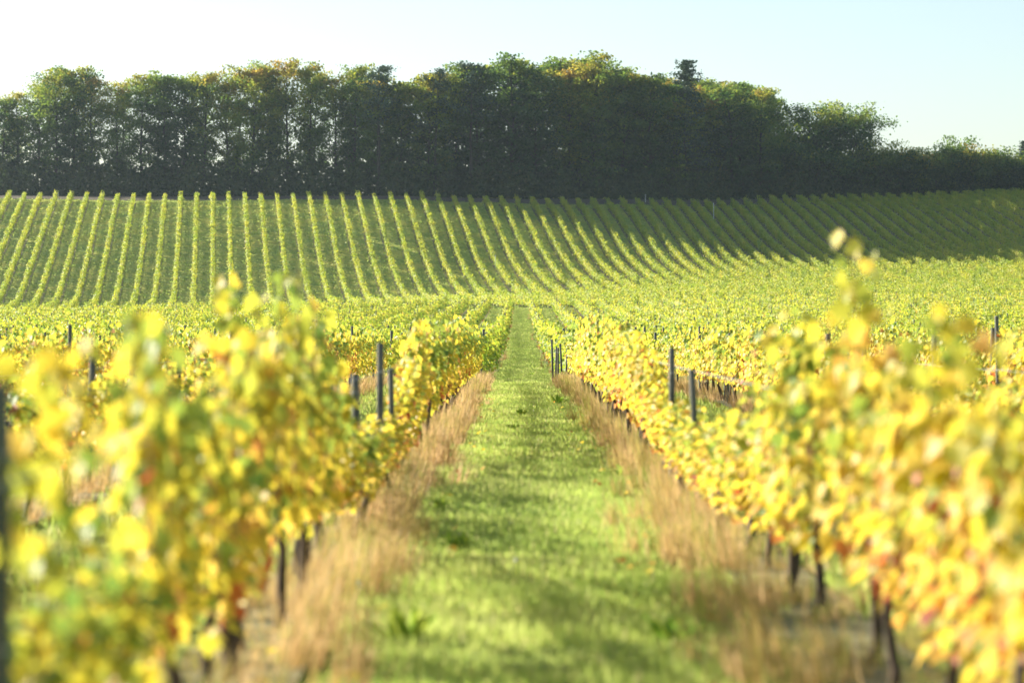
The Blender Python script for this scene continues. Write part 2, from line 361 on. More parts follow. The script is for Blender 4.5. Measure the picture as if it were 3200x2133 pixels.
for v in range(10):
    rng = np.random.default_rng(300 + v)
    P, N, T, S, h, sh = vine_leaves(rng, 2.1, 19, .52, 1.42, .54, .2, .165, 8, over=.22, hang=.2)
    ti = np.clip(.52 + .12 * rng.standard_normal(len(h)), .02, .92)
    V2, F2 = place(L2_V, L2_F, P, frames(N, T), S * 1.25)
    Vt, Ft = tubes([trunk_paths(rng, .55, 1, dd)[0] for dd in (-.6, .5)], 4)
    nb = len(V2)
    me = mesh('hill_vine', np.concatenate([V2, Vt]), [F2, Ft[0] + nb, Ft[1] + nb], M_HIL, np.concatenate([np.repeat(ti, 4), np.zeros(len(Vt))]))
    me.materials.append(M_BARK); mi = np.zeros(len(me.polygons), np.int32); mi[len(F2):] = 1; me.polygons.foreach_set('material_index', mi)
    H.append(me)

def hA(side, j, y):
    """canopy height factor of the near block"""
    if j == 0 and side < 0 and 7.2 < y < 8.9: return .64
    if j == 0 and side < 0 and 10.7 < y < 11.5: return .80
    if j == 0 and side < 0: f = np.interp(y, [6, 9, 11.5, 14, 16.5, 18.5, 20.5, 27, 30, 34, 60, 80], [1.0, .98, 1.02, 1.12, 1.0, .82, .50, .50, .80, 1.02, 1.08, 1.05])
    elif j == 0: f = np.interp(y, [6, 9, 11.5, 13.5, 15.5, 18, 20.5, 29, 33, 38, 60, 80], [1.0, .95, .97, 1.0, .92, .70, .52, .58, .88, 1.05, 1.15, 1.12])
    elif side < 0: f = np.interp(y, [6, 20, 25, 34, 40, 80], [.95, .82, .72, .75, .95, 1.02])
    else: f = np.interp(y, [6, 20, 25, 34, 40, 80], [.95, .85, .72, .8, 1.0, 1.05])
    return float(f)

cand = []
for side in (-1, 1):
    for j in range(0, 5):
        y0 = 6.9 + .37 * ((j * 5 + side) % 3)
        if j == 0: ylist = ([6.8, 7.6, 8.4, 9.4, 10.2, 11.1, 12.0, 12.9, 14.0, 15.2, 16.3] if side < 0 else [8.1, 9.2, 10.3, 11.4, 12.3, 14.4, 15.4, 16.5]) + [17.5 + 1.2 * i for i in range(55)]
        else: ylist = [y0 + 1.25 * i for i in range(62)]
        for y in ylist:
            if y > 82: break
            y += random.uniform(-.1, .1)
            x = float(row_x(side, j, y))
            if abs(x) < .178 * y + 1.6: cand.append((math.hypot(x, y), side, j, y, x))
# what shows: nearest first; the outermost rows far off are mostly hidden
cand.sort()
things = set(id(c) for c in cand[:300])
per_row = {}
for c in sorted(cand, key=lambda c: c[3]):
    per_row.setdefault((c[1], c[2]), []).append(c)
ROWN = {0: 'first row', 1: 'second row', 2: 'third row', 3: 'fourth row', 4: 'fifth row', 5: 'sixth row'}
near_parts = 0; leftover = []
for (side, j), lst in sorted(per_row.items(), key=lambda kv: (kv[0][1], kv[0][0])):
    for idx, c in enumerate(lst):
        d, _, _, y, x = c
        v = random.choice([0, 1, 2, 2, 3, 4] if y < 45 else [0, 1, 1, 2, 3, 4])
        if side > 0 and j == 0: v = random.choice([1, 2, 2, 3, 4])
        if side < 0 and y < 11: v = random.choice([0, 1, 0])
        elif side < 0 and j == 0 and y < 20: v = random.choice([1, 2, 4])
        a = A[v]; flip = random.random() < .5; sz = hA(side, j, y) * random.uniform(.94, 1.06)
        z = gz(x, y)
        if id(c) not in things:
            leftover.append((v, x, y, z, sz, flip)); continue
        r = empty('grapevine', (x + random.uniform(-.05, .05), y, z), math.pi * flip + random.uniform(-.06, .06))
        s_ = 'left' if side < 0 else 'right'
        tag(r, f"grapevine with {a['word']} leaves, {nth(idx + 1)} along {ROWN[j]} {s_} of the path", 'grapevine', 'autumn grapevines in the near rows')
        r.scale = (.75, .75, sz) if (j == 0 and side < 0 and y < 10.6) else (1.0, 1.0, sz)
        obj('trunk', a['trunk'], r); obj('cane', a['cane'], r)
        if j == 0 and y < 15.5 and near_parts < 14:
            near_parts += 1
            for q in range(len(a['P'])):
                t = a['ti'][q]; m = LEAFC[int(np.argmin(np.abs(np.array((.12, .26, .36, .46, .56, .66, .80, .90)) - t)))]
                lo = obj('leaf', m, r)
                M = Matrix(a['fr'][q].tolist()).to_4x4(); M = Matrix.Translation(Vector(a['P'][q])) @ M @ Matrix.Scale(float(a['S'][q]), 4)
                lo.matrix_basis = M
        else:
            obj('foliage', a['fol'] if y < 45 else a['folm'], r)
if leftover:
    VV = []; FF = []; TT = []; b = 0
    for v, x, y, z, sz, flip in leftover:
        V, Fc, ti = A[v]['raw']; V = V * np.array([(-1 if flip else 1), (-1 if flip else 1), sz]) + np.array([x, y, z])
        VV.append(V); FF.append(Fc + b); TT.append(ti); b += len(V)
    o = obj('vine_foliage', mesh('rear_vine_mass', np.concatenate(VV), np.concatenate(FF), M_YEL, np.concatenate(TT), True))
    tag(o, 'mass of more distant yellow vines at the outer ends of the near rows', 'vines', kind='stuff')

# long shoots that rise above the near canopy
def tall_shoot(x, y, z0, z1, lean, seed, label, n=16, leaf=.11):
    rng = np.random.default_rng(seed)
    r = empty('vine_shoot', (x, y, gz(x, y) + z0)); tag(r, label, 'vine shoot', 'tall vine shoots in the foreground')
    t = np.linspace(0, 1, n); hh = z1 - z0
    P = np.stack([lean * t ** 1.5, .05 * np.sin(t * 5), hh * t], 1)
    V, Fq = tubes([(P, np.linspace(.005, .002, n))], 5); obj('stem', mesh('shoot_stem', V, Fq, M_CANE, smooth=True), r)
    for q in [i_ for i_ in range(n) for _ in (0, 1)] + [n - 1, n - 2]:
        nrm = np.array([rng.normal(0, .8), -.6 + rng.normal(0, .5), rng.uniform(0, .8)]); tip = np.array([rng.normal(0, .8), rng.normal(0, .3), -rng.uniform(.1, 1)])
        fr = frames(nrm[None], tip[None])[0]; off = rng.normal(0, 1, 3) * np.array([.06, .05, .025])
        c = int(rng.choice([1, 1, 2, 3, 4])) if q > n * .5 else int(rng.choice([2, 3, 4, 5]))
        lo = obj('leaf', LEAFC[c], r)
        lo.matrix_basis = Matrix.Translation(Vector(P[q] + off)) @ Matrix(fr.tolist()).to_4x4() @ Matrix.Scale(float(leaf * rng.uniform(.7, 1.15) * (1.15 - .45 * t[q])), 4)
for k_, (px, Y, ytop, lean, lab) in enumerate([
    (2700, 12.0, 745, -.07, 'tallest blurred vine shoot with pale tip above the right row'),
    (2640, 12.6, 880, .03, 'shorter leafy shoot beside the tallest shoot on the right'),
    (2900, 9.6, 965, .04, 'green leafy shoot rising above the nearest right vines'),
    (745, 13.2, 925, -.04, 'yellow-green shoot at the peak of the left row'),
    (690, 13.9, 880, .03, 'slender pale shoot behind the peak of the left row'),
    (900, 15.6, 985, .03, 'short green shoot right of the left row peak'),
    (420, 10.2, 1010, .04, 'blurred shoot between the two left foreground clumps'),
    (160, 8.1, 1090, .05, 'blurred green shoot over the leftmost foreground vine'),
    (2480, 15.2, 985, .0, 'golden shoot on top of the right clump, left of the tallest shoot')]):
    X = (px - 1600) / 9000 * Y; zt = (1031 - ytop) / 9000 * Y + 1.47
    tall_shoot(X, Y, 1.05, zt, lean, 500 + k_, lab)

# ---------------------------------------------------------------- middle block (green rows)
def pitch(x, y, dx, dy, h=1.0):
    a = gz(x - dx * h, y - dy * h); b = gz(x + dx * h, y + dy * h)
    return math.atan2(b - a, 2 * h)
MID0, MID1 = 84.6, 351.0
post_mesh_small = None
def post_mesh(h, r, lean=0.0, name='post'):
    V, Fq = tubes([(np.array([(0, 0, -.25), (lean * .3, 0, h * .3), (lean * .7, 0, h * .7), (lean, 0, h - .01), (lean, 0, h)]), np.array([r, r, r * .98, r * .97, r * .8]))], 8)
    return mesh(name, V, Fq, M_POST, smooth=False)
PM = [post_mesh(1.25, .03, 0), post_mesh(1.35, .03, .03), post_mesh(1.2, .028, -.04)]
PMF = post_mesh(1.45, .04, 0, 'far_post')
for side in (-1, 1):
    for j in range(0, 27):
        segs = []
        y = MID0 + (j * .7) % 1.9 + (1.2 if side > 0 else 0)
        while y < MID1:
            x = float(row_x(side, j, y))
            if abs(x) < .178 * y + 5.5: segs.append((x, y))
            y += 2.0
        if not segs: continue
        s_ = 'left' if side < 0 else 'right'
        x0, y0 = segs[0]
        r = empty('vine_row', (x0, y0, gz(x0, y0)))
        tag(r, f"{nth(j + 1)} green-yellow vine row {s_} of the path in the field below the hill", 'vine row', 'green vine rows beyond the near vines')
        gap = {random.randrange(len(segs)) for _ in range(len(segs) // 45)}
        for q, (x, y) in enumerate(segs):
            if q in gap and j > 1: continue
            b = B[random.randrange(8)]
            o = obj('vine', b['near'] if y < 190 else b['far'], r)
            z = gz(x, y); o.location = (x - x0 + random.uniform(-.06, .06), y - y0, z - gz(x0, y0))
            o.rotation_euler = (pitch(x, y, 0, 1), 0, math.pi * (random.random() < .5)) if False else (pitch(x, y, 0, 1), 0, 0)
            hgt = random.uniform(.84, 1.16) * (1 + .06 * math.sin(y * .11 + j))
            if q < 2: hgt *= .92
            o.scale = (random.uniform(.9, 1.15) * (1 if random.random() < .5 else -1), 1.0, hgt)
            if y < 230 and (j < 4 or y < 110):
                t = obj('trunk', b['trunk'], r); t.location = o.location
        for yy in np.arange(segs[0][1] + 1 + random.random() * 4, segs[-1][1], 7.5):
            if random.random() < .6 or j < 3:
                xx = float(row_x(side, j, yy)); p = obj('post', PMF, r); p.location = (xx - x0, yy - y0, gz(xx, yy) - gz(x0, y0)); p.scale = (1, 1, random.uniform(.95, 1.15))

# ---------------------------------------------------------------- hillside rows
KS = list(range(-17, 64))
cnt = 0
for k in KS:
    segs = []
    y = HB + random.uniform(0, .8)
    while True:
        x = hill_pt(k, y)
        if y > hill_top(x): break
        if abs(x) < .178 * y + 6: segs.append((x, y))
        y += 2.0 * RD[1]
    if len(segs) < 3: continue
    x0, y0 = segs[0]; z0 = gz(x0, y0)
    if k >= -13: cnt += 1
    r = empty('vine_row', (x0, y0, z0), TH)
    if k < -13: lab = f"hillside vine row outside the picture, {nth(-13 - k)} beyond its left edge"
    elif k > 56: lab = f"shaded hillside vine row at the far right end, {nth(k - 56)} past the hedge gap"
    else:
        st = 'sunlit' if k < 9 else ('sunlit, shadow-tipped' if k < 36 else 'partly shaded')
        lab = f"{st} vine row on the hillside, {nth(cnt)} from the left by its upper end"
    tag(r, lab, 'vine row', 'vine rows climbing the hillside')
    skips = set()
    if k in (16, 19, 23): skips = {int(len(segs) * .42), int(len(segs) * .42) + 1}
    for q, (x, y) in enumerate(segs):
        if q in skips or (random.random() < .012): continue
        z = gz(x, y)
        o = obj('vine', H[random.randrange(len(H))], r)
        dx, dy = x - x0, y - y0
        o.location = (dx * RN[0] + dy * RN[1], dx * RD[0] + dy * RD[1], z - z0)
        o.rotation_euler = (pitch(x, y, RD[0], RD[1]), 0, 0)
        o.scale = (random.uniform(.8, 1.2) * (1 if random.random() < .5 else -1), 1.0, random.uniform(.9, 1.1))
    for yy in (y0 + 3, (y0 + segs[-1][1]) / 2 + random.uniform(-9, 9), segs[-1][1] + .8):
        xx = hill_pt(k, yy); dx, dy = xx - x0, yy - y0
        p = obj('post', PMF, r); p.location = (dx * RN[0] + dy * RN[1], dx * RD[0] + dy * RD[1], gz(xx, yy) - z0); p.scale = (1, 1, random.uniform(.95, 1.05))

# ---------------------------------------------------------------- posts and wires of the near rows
def near_post(px, py_top, side, j, label, mi=0, Y=None):
    # depth from the row it stands in
    off = (-1.2 - SP * j) if side < 0 else (1.47 + SP * j)
    if Y is None: Y = off / ((px - 1600) / 9000 - .0028)
    x = (px - 1600) / 9000 * Y; z = gz(x, Y); h = (1031 - py_top) / 9000 * Y - z
    r = empty('trellis_post', (x, Y, z)); r.rotation_euler = (random.uniform(-.02, .02), random.uniform(-.03, .03), random.uniform(0, 3))
    tag(r, label, 'post', 'wooden trellis posts in the near rows')
    o = obj('shaft', PM[mi], r); o.scale = (1, 1, h / 1.25)
    V, Fq = tubes([(np.array([(math.cos(a) * .0325, math.sin(a) * .0325, 0) for a in np.linspace(0, 6.28, 10)]), np.full(10, .002))], 4)
    for zz in (.88, .55):
        w = obj('wire_loop', WL if False else near_post.loop, r); w.location = (0, 0, h * zz)
    return x, Y
V_, F_ = tubes([(np.array([(math.cos(a) * .0335, math.sin(a) * .0335, .002 * math.sin(3 * a)) for a in np.linspace(0, 6.28, 12)]), np.full(12, .0025))], 4)
near_post.loop = mesh('wire_loop', V_, F_, M_WIRE)
near_post(1120, 1168, -1, 0, 'grey wooden post left of three bare posts in the left row gap')
near_post(1187, 1108, -1, 0, 'middle and tallest of three bare posts in the left row gap', 1)
near_post(1230, 1138, -1, 0, 'rightmost of three bare posts in the left row gap', 2)
near_post(2035, 1125, 1, 0, 'leaner bare post on the left of the right row gap', 0)
near_post(2100, 1118, 1, 0, 'thick bare post in the middle of the right row gap', 1)
near_post(2185, 1135, 1, 0, 'half-hidden post at the near end of the right row gap', 2)
near_post(276, 1148, -1, 1, 'dark post in front of orange leaves at the far left', 1)
near_post(552, 1120, -1, 1, 'thin brown post between the two left foreground clumps', 0)
near_post(640, 1180, -1, 1, 'blurred post beside a small dark gap on the left', 2, 29.5)
near_post(-14, 1200, -1, 0, 'dark blurred post cut by the left picture edge', 0)
near_post(1958, 1057, 1, 1, 'slim dark post before green vines right of the first right row', 0)
near_post(2010, 1071, 1, 1, 'thin post with a wire, just right of the slim dark post', 2, 66)
near_post(2265, 1050, 1, 1, 'grey post rising among bright yellow leaves right of centre', 1)
near_post(2700, 1035, 1, 1, 'round grey post with wire loop, between the right foreground clumps', 0)
near_post(3122, 1014, 1, 2, 'short dark post near the right edge above golden leaves', 1)
for n_, (px, py, Y, lab) in enumerate([
    (1480, 1092, 82.0, 'leftmost grey end post at the far end of the left row'), (1490, 1094, 81.5, 'second grey end post at the far end of the left row'),
    (1496, 1096, 82.6, 'third grey end post at the far end of the left row'), (1505, 1088, 83.5, 'rightmost leaning end post at the far end of the left row'),
    (1728, 1070, 84.0, 'tall dark end post at the start of the right green row'), (1736, 1078, 83.2, 'leaning brace post against the tall dark end post'),
    (1744, 1086, 82.5, 'short end post right of the leaning brace post'), (1757, 1082, 84.5, 'thin end post half behind yellow leaves, right of the brace'),
    (1768, 1084, 84.5, 'second thin end post half behind yellow leaves')]):
    near_post(px, py, 0, 0, lab, n_ % 3, Y)

for side in (-1, 1):
    for j in (1, 2, 3):
        for q_, Y in enumerate(np.arange(26.0 + 3.1 * j, 82, 9.3)):
            x = float(row_x(side, j, Y))
            if abs(x) > .178 * Y + 1: continue
            near_post(1600 + 9000 * (x + random.uniform(-.04, .04)) / Y, 1031 - (random.uniform(1.30, 1.46) - 1.47) / Y * 9000, side, j,
                      f"dark post above the yellow leaves, {nth(q_ + 1)} along {ROWN[j]} {'left' if side < 0 else 'right'} of the path", q_ % 3, Y)

def wire(side, j, zf, y0, y1, label):
    ys = np.arange(y0, y1, 1.5); xs = row_x(side, j, ys) + .03; zs = ground(xs, ys) + zf
    V, Fq = tubes([(np.stack([xs, ys, zs], 1), np.full(len(ys), .003))], 4)
    o = obj('trellis_wire', mesh('trellis_wire', V, Fq, M_WIRE)); tag(o, label, 'wire', 'trellis wires')
for side, s_ in ((-1, 'left'), (1, 'right')):
    for j in (0, 1):
        wire(side, j, 1.12, 6, 84, f"top wire strung along the {ROWN[j]} {s_} of the grass path")
        wire(side, j, .62, 6, 84, f"lower wire under the leaves of the {ROWN[j]} {s_} of the path")

# ---------------------------------------------------------------- grass, dry grass, weeds
BL_V = np.array([(-.5, 0, 0), (.5, 0, 0), (.35, .55, .06), (-.35, .55, .06), (0, 1, .28)]); BL_F4 = np.array([[0, 1, 2, 3]]); BL_F3 = np.array([[3, 2, 4]])
def blades(P, hgt, wid, lean, rng, bias=0.0):
    n = len(P); az = rng.uniform(0, 6.283, n); ln = np.abs(rng.normal(0, lean, n))
    T = np.stack([np.cos(az) * ln + bias, np.sin(az) * ln, np.ones(n)], 1); N = np.stack([-np.sin(az + 1.2), np.cos(az + 1.2), np.zeros(n)], 1)
    y = norm(T); x = norm(np.cross(y, N)); z = np.cross(x, y); Fr = np.stack([x * (wid / hgt)[:, None], y, z], 2)
    V = np.einsum('nij,kj->nki', Fr, BL_V) * hgt[:, None, None] + P[:, None]
    b = np.arange(n)[:, None, None] * 5
    return V.reshape(-1, 3), [(b + BL_F4[None]).reshape(-1, 4), (b + BL_F3[None]).reshape(-1, 3)]
def clump(x, y, s=1.0):
    return .5 + .5 * np.sin(x * 3.1 * s + 2 * np.sin(y * 1.1 * s)) * np.sin(y * 2.3 * s + 1.5 * np.sin(x * 1.9 * s))
rng = np.random.default_rng(42)
Ps = []; Hs = []; Ws = []; Ts = []
def add_grass(n, x0, x1, y0, y1, h, w, power=1.0):
    y = y0 + (y1 - y0) * rng.random(n) ** power; x = alley_x(y) + rng.uniform(x0, x1, n)
    c = clump(x, y); c2 = clump(x + 7, y + 3, .45)
    keep = rng.random(n) < .45 + .55 * c
    x, y, c, c2 = x[keep], y[keep], c[keep], c2[keep]
    Ps.append(np.stack([x, y, ground(x, y) - .01], 1)); Hs.append(h * (.45 + .5 * c + .35 * c2) * rng.uniform(.6, 1.3, len(x))); Ws.append(np.full(len(x), w))
    t = .32 + .3 * c2 + .16 * rng.standard_normal(len(x)); t[rng.random(len(x)) < .05] = .95; Ts.append(np.clip(t, 0, 1))
add_grass(90000, -1.25, 1.25, 10.5, 32, .08, .008)
add_grass(130000, -1.3, 1.3, 30, 100, .075, .012)
add_grass(70000, -1.3, 1.3, 84, 200, .085, .02)
add_grass(50000, -1.35, 1.35, 170, 353, .12, .035)
for s in (-1, 1):
    add_grass(16000, s * SP - 1.1, s * SP + 1.1, 14, 85, .12, .016)
    add_grass(8000, s * SP - 1.1, s * SP + 1.1, 85, 350, .16, .045)
    add_grass(14000, s * 2 * SP - 1.1, s * 2 * SP + 1.1, 25, 85, .12, .018)
P = np.concatenate(Ps); V, Fb = blades(P, np.concatenate(Hs), np.concatenate(Ws), .45, rng)
go = obj('grass', mesh('grass', V, Fb, M_GRASS, np.repeat(np.concatenate(Ts), 5))); tag(go, 'short bright green grass growing along the path between the vine rows', 'grass', kind='stuff')

rng = np.random.default_rng(55); n = 90000
y = rng.uniform(356, 515, n); x = rng.uniform(-100, 100, n); k_ = (np.abs(x) < .178 * y + 4) & (y < np.interp(x, [-100, -80, -50, -20, 0, 20, 43, 60, 90], [486, 482, 475, 468, 472, 480, 498, 509, 527]) + 2) & (clump(x * .13, y * .5, 1) + .5 * clump(x * .4, y, .9) > .45)
x, y = x[k_], y[k_]; P = np.stack([x, y, ground(x, y) - .02], 1)
V, Fb = blades(P, rng.uniform(.10, .26, len(x)), rng.uniform(.15, .4, len(x)), .5, rng)
go2 = obj('grass', mesh('hill_grass', V, Fb, M_GRASS, np.repeat(np.clip(rng.normal(.45, .2, len(x)), 0, 1), 5))); tag(go2, 'coarse grass tussocks between the vine rows on the hillside', 'grass', kind='stuff')

def dry_strip(side, label, n, y0, y1, off, wid, h, seed, j=0, shift=0.0):
    r = np.random.default_rng(seed); nt = n // 42
    ty = r.uniform(y0, y1, nt * 2); g_ = clump(ty * 0 + 3.3 * side, ty, .55) + .35 * r.random(nt * 2); ty = ty[g_ > .38][:nt]; nt = len(ty)
    tx = row_x(side, j, ty) - side * (off + (.17 if side < 0 else .30) * (off > .05 and j == 0) * np.clip((34 - ty) / 22, 0, 1) + r.normal(0, wid, nt)); th = h * r.uniform(.45, 1.25, nt); tt = np.clip(shift + r.normal(.5, .24, nt), 0, 1)
    i = np.repeat(np.arange(nt), 42); m = len(i); rr = .07 * np.abs(r.normal(0, 1, m)); aa = r.uniform(0, 6.283, m)
    x = tx[i] + np.cos(aa) * rr; y = ty[i] + np.sin(aa) * rr
    P = np.stack([x, y, ground(x, y) - .01], 1); hh = th[i] * r.uniform(.35, 1.0, m); w = np.full(m, .0055) + .00007 * y
    V, Fb = blades(P, hh, w, .42, r, -side * .18)
    o = obj('dry_grass', mesh('dry_grass', V, Fb, M_DRY, np.repeat(np.clip(tt[i] + .12 * r.standard_normal(m), 0, 1), 5))); tag(o, label, 'dry grass', kind='stuff')
dry_strip(-1, 'tall tawny dry grass along the foot of the left vine row', 19000, 11, 84, .10, .15, .42, 1)
dry_strip(1, 'tawny and green rough grass along the foot of the right vine row', 19000, 11, 84, .12, .17, .40, 2, 0, -.12)
dry_strip(-1, 'short green and straw weeds right under the nearest left row', 16000, 9, 60, -.06, .16, .20, 11, 0, -.3)
dry_strip(1, 'short green and straw weeds right under the nearest right row', 16000, 9, 60, -.06, .16, .20, 12, 0, -.3)
dry_strip(-1, 'dry grass under the second vine row on the left', 9000, 20, 84, 0, .22, .40, 3, 1)
dry_strip(1, 'dry grass under the second vine row on the right', 9000, 20, 84, 0, .22, .40, 4, 1)
dry_strip(-1, 'brown dry grass under the left green vine row beyond the gap', 5000, 86, 340, .1, .2, .35, 5)
dry_strip(1, 'brown dry grass under the right green vine row beyond the gap', 5000, 86, 340, .1, .2, .35, 6)
# bare dry strips under rows (ground colour), as thin sheets
def strip(side, j, y0, y1, hw, name):
    ys = np.arange(y0, y1, 2.0); o = obj(name, ribbon(name, np.stack([row_x(side, j, ys), ys], 1), hw, .035, M_STRIP, 3)); tag(o, kind='structure')
for side in (-1, 1):
    for j in range(0, 4): strip(side, j, 6, 84, .26, 'soil_strip')
    for j in range(0, 6): strip(side, j, 86, 350, .38, 'soil_strip')
for k in KS:
    ys = np.arange(HB, 530, 4.0); xs = np.array([hill_pt(k, y) for y in ys]); kp = np.array([y < hill_top(x) for x, y in zip(xs, ys)])
    if kp.sum() < 3: continue
    o = obj('soil_strip', ribbon('soil_strip', np.stack([xs[kp], ys[kp]], 1), .36, .04, M_STRIP, 3)); tag(o, kind='structure')

WL_V = np.array([(0, 0, 0), (.16, .35, .10), (.13, .75, .20), (0, 1, .16), (-.13, .75, .20), (-.16, .35, .10)]); WL_F = np.array([[0, 1, 2, 3], [0, 3, 4, 5]])
wleaf = [mesh('weed_leaf', WL_V, WL_F, M_WEED, np.full(6, t), True) for t in (.2, .5, .75)]
for k_, (px, py, s, lab) in enumerate([
    (1740, 1265, .22, 'dark broad-leaved weed clump by the right dry grass'), (1630, 1300, .16, 'small broad-leaved weed in the middle of the grass path'),
    (1395, 1305, .16, 'dark leafy weed clump beside the left dry grass'), (1600, 1345, .12, 'low bright weed just below the small central weed'),
    (1370, 1590, .12, 'leafy weed patch against the left strip, upper of two'), (1430, 1720, .13, 'bright leafy weed in the left half of the path'),
    (2100, 2010, .17, 'bright yellow-green weed at the lower right of the path'), (1940, 1490, .15, 'green weed patch on the right edge of the path'),
    (1260, 2010, .18, 'low weed at the lower left edge of the path'), (1660, 1175, .14, 'tiny weed where the near rows end')]):
    Y = 1.47 * 9000 / (py - 1031)
    for _ in range(4): X = (px - 1600) / 9000 * Y; Y = -gz(X, Y) * 9000 / (py - 1031)
    X = (px - 1600) / 9000 * Y; r = empty('weed', (X, Y, gz(X, Y) + .01)); tag(r, lab, 'weed', 'broad-leaved weeds in the grass path')
    for q in range(16):
        o = obj('leaf', wleaf[(q + k_) % 3], r); a = q * 2.4; tilt = R(random.uniform(15, 60))
        o.location = (random.uniform(-.4, .4) * s, random.uniform(-.4, .4) * s, 0)
        o.rotation_euler = Matrix.Rotation(a, 4, 'Z').to_euler(); o.matrix_basis = Matrix.Translation(o.location) @ Matrix.Rotation(a, 4, 'Z') @ Matrix.Rotation(tilt, 4, 'X') @ Matrix.Scale(s * random.uniform(.7, 1.1), 4)
# white flower heads and fallen leaves
def dot(px, py, rad, label):
    Y = 1.47 * 9000 / (py - 1031); X = (px - 1600) / 9000 * Y; z = gz(X, Y)
    r = empty('white_clover', (X, Y, z)); tag(r, label, 'flower', 'white flowers in the grass')
    th = np.linspace(0, math.pi, 7); V = []; 
    prof = [(rad * (1 - .15 * t) * math.sin(a), rad * -math.cos(a)) for a, t in zip(th, range(7))]
    Pn = np.array([(0, 0, .10 + b) for a, b in prof]); rr = np.array([max(a, .001) for a, b in prof])
    Vv, Ff = tubes([(Pn, rr)], 8); obj('head', mesh('flower_head', Vv, Ff, M_WHITE, smooth=True), r)
    Vv, Ff = tubes([(np.array([(0, 0, -.01), (.004, 0, .06), (0, 0, .10)]), np.array([.003, .0025, .002]))], 5); obj('stem', mesh('flower_stem', Vv, Ff, M_WEED, np.full(len(Vv), .3)), r)
dot(1612, 1800, .016, 'white flower head in the middle of the grass path'); dot(1118, 1880, .022, 'white flower head in front of the left dry grass'); dot(1668, 1300, .010, 'tiny white flower head further along the path')
rng = np.random.default_rng(9); n = 150
y = rng.uniform(11, 60, n); x = alley_x(y) + rng.choice([-1, 1], n) * rng.uniform(.5, 1.25, n)
P = np.stack([x, y, ground(x, y) + .05], 1); N = np.stack([rng.normal(0, .5, n), rng.normal(0, .5, n), np.ones(n)], 1); T = np.stack([rng.normal(0, 1, n), rng.normal(0, 1, n), np.zeros(n)], 1)
V, Fc = place(LEAF_V, LEAF_F, P, frames(N, T), rng.uniform(.04, .075, n)); o = obj('fallen_leaves', mesh('fallen_leaves', V, Fc, M_YEL, np.repeat(rng.uniform(.5, .95, n), len(LEAF_V))))
tag(o, 'scattered yellow and orange fallen vine leaves along the path edges', 'leaves', kind='stuff')

# ---------------------------------------------------------------- trees of the wood
def make_tree(seed, H_=20., rad=3.4, base=.15, nl=26, up=(.35, .95), lf=.36, per=15, clus=7, flat=.28, bias=.3, limb_r=.12, droop=0., shape=None):
    rng = np.random.default_rng(seed)
    t = np.linspace(0, 1, 9); tx = np.cumsum(rng.normal(0, .012 * H_, 9)) * .5; ty = np.cumsum(rng.normal(0, .012 * H_, 9)) * .5; tx -= tx[0]; ty -= ty[0]
    trunk = (np.stack([tx, ty, t * H_ * .93 - .3 * (t == 0)], 1), .26 * (1 - t) ** .8 + .03)
    limbs = []; P = []; N = []; TI = []; S = []
    for i in range(nl):
        f = base + (1 - base) * ((i + rng.random()) / nl); z = f * H_ * .93
        bx = np.interp(f, t, tx); by = np.interp(f, t, ty)
        prof = (shape or (lambda g: (.62 + .38 * g / .6) if g < .6 else (max(0, 1 - ((g - .6) / .44) ** 2) ** .75 + .06)))(f)
        ln = rad * prof * rng.uniform(.65, 1.15); az = i * 2.4 + rng.normal(0, .4); sl = rng.uniform(*up) * (1 + f * .8) - droop
        s = np.linspace(0, 1, 6); d = np.array([math.cos(az), math.sin(az)])
        pts = np.stack([bx + d[0] * ln * s + rng.normal(0, .08, 6) * s, by + d[1] * ln * s + rng.normal(0, .08, 6) * s, z + ln * sl * (s - .25 * s * s)], 1)
        limbs.append((pts, limb_r * (1.1 - f * .6) * (1 - s * .85)))
        ctint = bias - .14 + rng.normal(0, .10) + .55 * f ** 2.5  # leaf tint rises towards the crown top, painting in sunlit upper leaves
        for c in range(clus):
            q = rng.uniform(.25, 1.08); cp = np.array([np.interp(q, s, pts[:, a]) for a in range(3)]); spread = (.35 + .5 * rng.random()) * min(1, .25 + 1.3 * ln / rad)
            cp[:2] += rng.normal(0, .28 * rad * .35, 2)
            m = per; off = rng.normal(0, 1, (m, 3)) * np.array([spread, spread, spread * flat + .08])
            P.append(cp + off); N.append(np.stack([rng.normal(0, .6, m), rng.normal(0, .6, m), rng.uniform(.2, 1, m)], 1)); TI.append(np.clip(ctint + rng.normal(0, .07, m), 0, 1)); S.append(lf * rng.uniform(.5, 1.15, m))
    # top tuft
    P = np.concatenate(P); N = np.concatenate(N); TI = np.concatenate(TI); S = np.concatenate(S); n = len(P)
    T = np.stack([rng.normal(0, 1, n), rng.normal(0, 1, n), rng.normal(0, .5, n)], 1)
    zs_ = H_ / np.percentile(P[:, 2], 99.3); P[:, 2] *= zs_; trunk[0][:, 2] *= zs_ * .96
    for l_ in limbs: l_[0][:, 2] *= zs_
    kp_ = P[:, 2] < H_ * 1.012; P, N, T, TI, S = P[kp_], N[kp_], T[kp_], TI[kp_], S[kp_]
    V, Fc = place(L2_V, L2_F, P, frames(N, T), S)
    Vt, Ft = tubes([trunk], 7); Vl, Fl = tubes(limbs, 4)
    return dict(trunk=mesh('tree_trunk', Vt, Ft, M_TBARK, smooth=True), limb=mesh('tree_limb', Vl, Fl, M_TBARK), V=V, F=Fc, ti=TI)
def fin(d, mat, name='tree_crown'):
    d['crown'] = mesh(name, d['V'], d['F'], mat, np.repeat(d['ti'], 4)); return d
airy = [fin(make_tree(700 + i, 20, 4.1, .16, 34, (.45, 1.0), .38, 21, 9, .34, .38, limb_r=.09), M_TREE) for i in range(5)]
